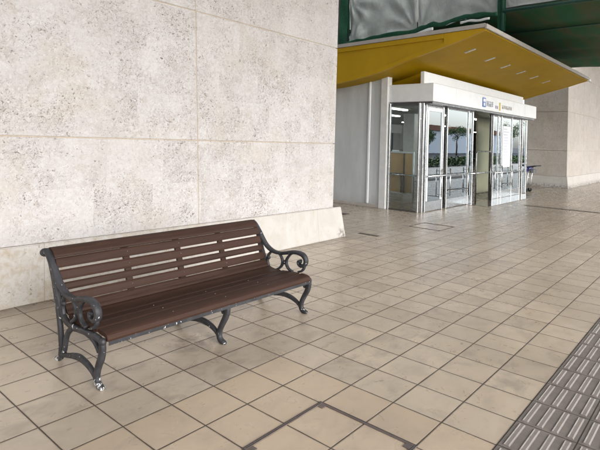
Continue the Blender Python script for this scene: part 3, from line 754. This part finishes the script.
obj('grey_sheet', drape(-3.5, 1.95, lambda y: 4.46, 7.0, XS+.02, .03, seed=9, pucker=((1.8, 4.5),)), M['tarp'], sca, True)
def hem(pts, r, name='net_hem', mat='net', flat=.02, seed=0):
    P = catmull(pts, 8); bm = B()
    Q = [p+Vector((0, 0, .03*mnoise.noise(Vector((p.y*4+seed, p.z*3, 0))))) for p in P]
    rr = [r*(1+.5*mnoise.noise(Vector((p.y*5+seed, 1.7, 2)))) for p in P]
    tube(bm, Q, rr, 8, True, (Vector((1, 0, 0)), flat)); return obj(name, bm, M[mat], sca, True)
hem([(XS-.10, y, zb1(y)+.01) for y in (6.1, 5.8, 5.3, 4.84, 4.4, 4.08, 3.8, 3.52, 3.25, 2.82, 2.4, 2.06)], .05)
hem([(XS-.12, 5.95, 4.02), (XS-.12, 5.4, 4.05), (XS-.12, 4.9, 4.10), (XS-.12, 4.5, 4.10)], .035, 'net_hem', 'net', .02, 4)
hem([(XS-.13, 5.0, 4.03), (XS-.13, 4.6, 4.03), (XS-.13, 4.2, 4.06), (XS-.13, 3.85, 4.12), (XS-.13, 3.5, 4.18)], .032, 'sheet_tail', 'white_sheet', .012, 8)
hem([(XS-.13, 2.85, 4.23), (XS-.13, 2.6, 4.235), (XS-.13, 2.2, 4.24)], .028, 'sheet_tail', 'white_sheet', .012, 2)
bm = drape(5.97, 6.22, lambda y: 3.9, 7.0, XS-.08, .05, 6, 40, 3); obj('net_edge', bm, M['net'], sca, True)
bm = drape(6.22, 7.3, lambda y: 3.8, 7.0, XS+.3, .06, 12, 30, 4); obj('added_dark_sheet', bm, M['dark'], sca, True)  # dark sheet added to fill the dark gap beside the tarp and hide sky
bm = drape(1.90, 2.07, lambda y: 3.95, 7.0, XS-.03, .03, 5, 40, 6); obj('net_edge', bm, M['net'], sca, True)
def pipe(name, pts, r=.03): 
    bm = B(); tube(bm, pts, r, 10); return obj(name, bm, M['tube'], sca, True)
pipe('ledger', [(XS-.06, 1.95, 4.37), (XS-.06, -3.5, 4.34)], .034)
pipe('upright', [(XS-.03, 1.96, 3.98), (XS-.03, 1.96, 7.0)], .034)
pipe('upright', [(XS, -3.4, 0.0), (XS, -3.4, 7.0)], .03)
pipe('upright', [(17.9, -3.4, 0.0), (17.9, -3.4, 7.0)], .03)
pipe('upright', [(XS+.1, 6.05, 3.80), (XS+.1, 6.05, 7.0)], .03)
# netted deck
bm = B(); nx_, ny_ = 60, 40; V = []
for i in range(nx_+1):
    row = []
    for k in range(ny_+1):
        y = -3.5+(7.3+3.5)*k/ny_; x0_ = XS-.02 if y < 1.85 else XS+.3; x = x0_+(18.05-x0_)*i/nx_
        sag = .05*abs(math.sin(math.pi*x/1.8)) + .04*mnoise.noise(Vector((x*.9, y*.9, 0)))
        row.append(bm.verts.new((x, y, 4.47-sag)))
    V.append(row)
for i in range(nx_):
    for k in range(ny_): bm.faces.new((V[i][k], V[i+1][k], V[i+1][k+1], V[i][k+1]))
obj('deck_net', bm, M['deck'], sca, True)
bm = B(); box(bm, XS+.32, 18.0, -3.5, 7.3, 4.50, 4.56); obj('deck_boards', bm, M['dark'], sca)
for x in (10.9,): pipe('transom', [(x, 7.2, 4.42), (x, -3.4, 4.42)], .022)
for y in (2.9,): pipe('ledger', [(XS, y, 4.385), (18.1, y, 4.385)], .022)
bm = B(); box(bm, 17.2, 18.55, 2.45, 2.75, 4.22, 4.27, .01); obj('plank', bm, M['white'], sca)
bm = B(); box(bm, 17.6, 18.5, 2.2, 2.3, 3.98, 4.06, .01); obj('plank', bm, M['greywhite'], sca)

# ------------------------------------------------------------------ luggage trolley
ct = thing('luggage_trolley', 'steel luggage trolley with black handle and blue plate right of the glass entrance', 'trolley', (15.6, 3.55, 0))
bm = B()
for dx in (-.22, .22):
    tube(bm, [(15.55+dx, 3.98, .16), (15.55+dx, 3.52, .16), (15.55+dx, 3.44, .22), (15.55+dx, 3.36, .86)], .014, 8)
for q in ((3.98, .16), (3.70, .16), (3.40, .50), (3.37, .80)): tube(bm, [(15.33, q[0], q[1]), (15.77, q[0], q[1])], .011, 8)
obj('frame', bm, M['steel'], ct, True)
bm = B(); tube(bm, catmull([(15.30, 3.42, .84), (15.30, 3.28, .88), (15.30, 3.14, .90), (15.55, 3.08, .905), (15.80, 3.14, .90), (15.80, 3.28, .88), (15.80, 3.42, .84)], 5), .021, 10); obj('handle', bm, M['black'], ct, True)
bm = B(); box(bm, 15.30, 15.80, 3.40, 3.43, .70, .88, .006); obj('advert_plate', bm, M['cartblue'], ct)
bm = B(); box(bm, 15.36, 15.74, 3.24, 3.39, .66, .665); box(bm, 15.36, 15.74, 3.235, 3.24, .66, .78); box(bm, 15.355, 15.36, 3.24, 3.39, .66, .78); box(bm, 15.74, 15.745, 3.24, 3.39, .66, .78); obj('basket', bm, M['steel_dark'], ct)
for x, y in ((15.33, 3.46), (15.77, 3.46), (15.55, 3.94)):
    bm = B(); tube(bm, [(x-.02, y, .07), (x+.02, y, .07)], .07, 16); w = obj('wheel', bm, M['rubber'], ct, True)
    bm = B(); box(bm, x-.03, x+.03, y-.012, y+.012, .068, .15, .004); obj('fork', bm, M['steel_dark'], w)

# ------------------------------------------------------------------ across the forecourt (seen mirrored in the glass)
def tree(x, y, h, cr, label, seed):
    rnd = random.Random(seed)
    t = thing('street_tree', label, 'tree', (x, y, -.15), 'trees across the forecourt')
    bm = B(); tube(bm, [(x, y, -.15), (x+.05, y, h*.3), (x, y+.08, h*.55), (x+.05, y, h*.8)], [.14, .11, .09, .03], 8)
    for k in range(6):
        a = k*1.05; tube(bm, [(x, y, h*(.42+.05*k)), (x+math.cos(a)*cr*.4, y+math.sin(a)*cr*.4, h*.68), (x+math.cos(a)*cr*.75, y+math.sin(a)*cr*.75, h*.82)], [.05, .035, .015], 6)
    obj('trunk', bm, M['bark'], t, True)
    bm = B()
    cl = [(Vector((x+rnd.gauss(0, cr*.45), y+rnd.gauss(0, cr*.45), h*.75+rnd.gauss(0, h*.10))), rnd.uniform(.25, .45)*cr) for _ in range(16)]
    for c, r in cl:
        for _ in range(110):
            d = Vector((rnd.gauss(0, 1), rnd.gauss(0, 1), rnd.gauss(0, .7))).normalized()*r*rnd.random()**.4
            p = c+d; s = rnd.uniform(.06, .12)
            a = Vector((rnd.gauss(0, 1), rnd.gauss(0, 1), rnd.gauss(0, 1))).normalized()*s; b_ = a.orthogonal().normalized()*s*.5
            bm.faces.new([bm.verts.new(p+q) for q in (a, b_, -a, -b_)])
    obj('crown', bm, M['leaf'], t)
tree(73.5, -24.4, 4.9, 1.7, 'round crowned street tree mirrored in the second glass pane of the entrance', 1)
tree(84, -19.5, 6.0, 2.0, 'broad street tree mirrored near the middle of the entrance glass', 2)
tree(66, -25.5, 3.6, 1.2, 'small street tree mirrored in the left glass pane of the entrance', 3)
bm = B(); rnd = random.Random(5)
for _ in range(9000):
    x = rnd.uniform(14, 80); y = rnd.uniform(-9.0, -7.9); z = rnd.uniform(-.1, .5)+.12*math.sin(x*1.7)
    s = rnd.uniform(.06, .13); a = Vector((rnd.gauss(0, 1), rnd.gauss(0, 1), rnd.gauss(0, 1))).normalized()*s; b_ = a.orthogonal().normalized()*s*.5
    bm.faces.new([bm.verts.new(Vector((x, y, z))+q) for q in (a, b_, -a, -b_)])
tag(obj('shrubs', bm, M['leaf']), kind='stuff')
bld = thing('low_building', 'long pale low building with red brown roofs mirrored in the entrance glass', 'building', (80, -34, -.15))
bm = B(); box(bm, 40, 130, -44, -34, -.15, 4.1); obj('wall', bm, M['cream'], bld)
for k in range(9):
    bm = B(); x = 41+k*10; prism(bm, [(x-.8, 4.12), (x+8.5, 4.12), (x+7, 5.1), (x+1, 5.1)], 1, -44.5, -33.5); obj('roof', bm, M['roofred'], bld)
# ------------------------------------------------------------------ unseen upper deck over the walkway, extended to cut down sky light
ov = thing('unseen_overhead_deck', 'unseen concrete deck high above the bench, laid out to shade the walkway', 'deck', (-9, -2, 8.4))
bm = B(); box(bm, -26, 7.2, -11.5, 2.98, 8.4, 8.8, .02); obj('slab', bm, M['concrete'], ov)
bm = B(); box(bm, 7.21, 18.39, -11.5, -3.65, 8.4, 8.8, .02); obj('slab', bm, M['concrete'], ov)
bm = B(); box(bm, 18.4, 70, -11.5, 2.98, 8.4, 8.8, .02); obj('slab', bm, M['concrete'], ov)
for x in (-24, -16, -8, 0, 7):
    bm = B(); box(bm, x-.2, x+.2, -11.4, 2.9, 8.0, 8.398, .02); obj('unseen_beam', bm, M['concrete'], ov)
for x in (-24, -16, -8, 7):
    bm = B(); box(bm, x-.25, x+.25, -11.25, -10.75, -.15, 7.998, .03); obj('unseen_column', bm, M['concrete'], ov)

# ------------------------------------------------------------------ world, sun, camera
SUN_EL, SUN_AZ = 38, 262   # azimuth of the sun, degrees counter-clockwise from +X
w = bpy.data.worlds.new('World'); scene.world = w; w.use_nodes = True
nt_ = w.node_tree; nt_.nodes.clear()
wo = nt_.nodes.new('ShaderNodeOutputWorld'); bg = nt_.nodes.new('ShaderNodeBackground')
sky = nt_.nodes.new('ShaderNodeTexSky'); sky.sky_type = 'NISHITA'; sky.sun_disc = False
sky.sun_elevation = R(SUN_EL); sky.sun_rotation = R(90-SUN_AZ); sky.dust_density = 3.; sky.air_density = 1.; sky.ozone_density = 1.
hs = nt_.nodes.new('ShaderNodeHueSaturation'); hs.inputs['Saturation'].default_value = .42; hs.inputs['Value'].default_value = 4.5
nt_.links.new(sky.outputs[0], hs.inputs['Color']); nt_.links.new(hs.outputs[0], bg.inputs[0]); bg.inputs[1].default_value = .15
nt_.links.new(bg.outputs[0], wo.inputs[0])
sl = bpy.data.lights.new('sun', 'SUN'); sl.energy = 0.5; sl.angle = R(40); sl.color = (1, .98, .95)
so = bpy.data.objects.new('sun', sl); COL.objects.link(so)
d = Vector((math.cos(R(SUN_AZ))*math.cos(R(SUN_EL)), math.sin(R(SUN_AZ))*math.cos(R(SUN_EL)), math.sin(R(SUN_EL))))
so.rotation_euler = d.to_track_quat('Z', 'Y').to_euler(); so.location = d*30

yaw, pitch, roll = 0.7095677949120576, 0.01578873384090045, 0.029690938102919073
f = Vector((math.cos(pitch)*math.cos(yaw), math.cos(pitch)*math.sin(yaw), math.sin(pitch)))
r = Vector((math.sin(yaw), -math.cos(yaw), 0)); u = r.cross(f)
r2 = r*math.cos(roll)+u*math.sin(roll); u2 = -r*math.sin(roll)+u*math.cos(roll)
cd = bpy.data.cameras.new('camera'); cam = bpy.data.objects.new('camera', cd); COL.objects.link(cam)
mw = Matrix((( r2.x, u2.x, -f.x, -7.759236137941161*T), (r2.y, u2.y, -f.y, -5.971125935014742*T), (r2.z, u2.z, -f.z, 5.049359896373002*T), (0, 0, 0, 1)))
cam.matrix_world = mw
cd.sensor_width = 36; cd.lens = 503.24683770056504/600*36
cd.shift_x = (300-301.75)/600; cd.shift_y = -(225-132.4277)/600
cd.clip_end = 2000; cd.clip_start = .05
scene.camera = cam
scene.view_settings.view_transform = 'Standard'; scene.view_settings.look = 'None'; scene.view_settings.exposure = 0
scene.cycles.use_denoising = True
scene.cycles.max_bounces = 8; scene.cycles.transparent_max_bounces = 12
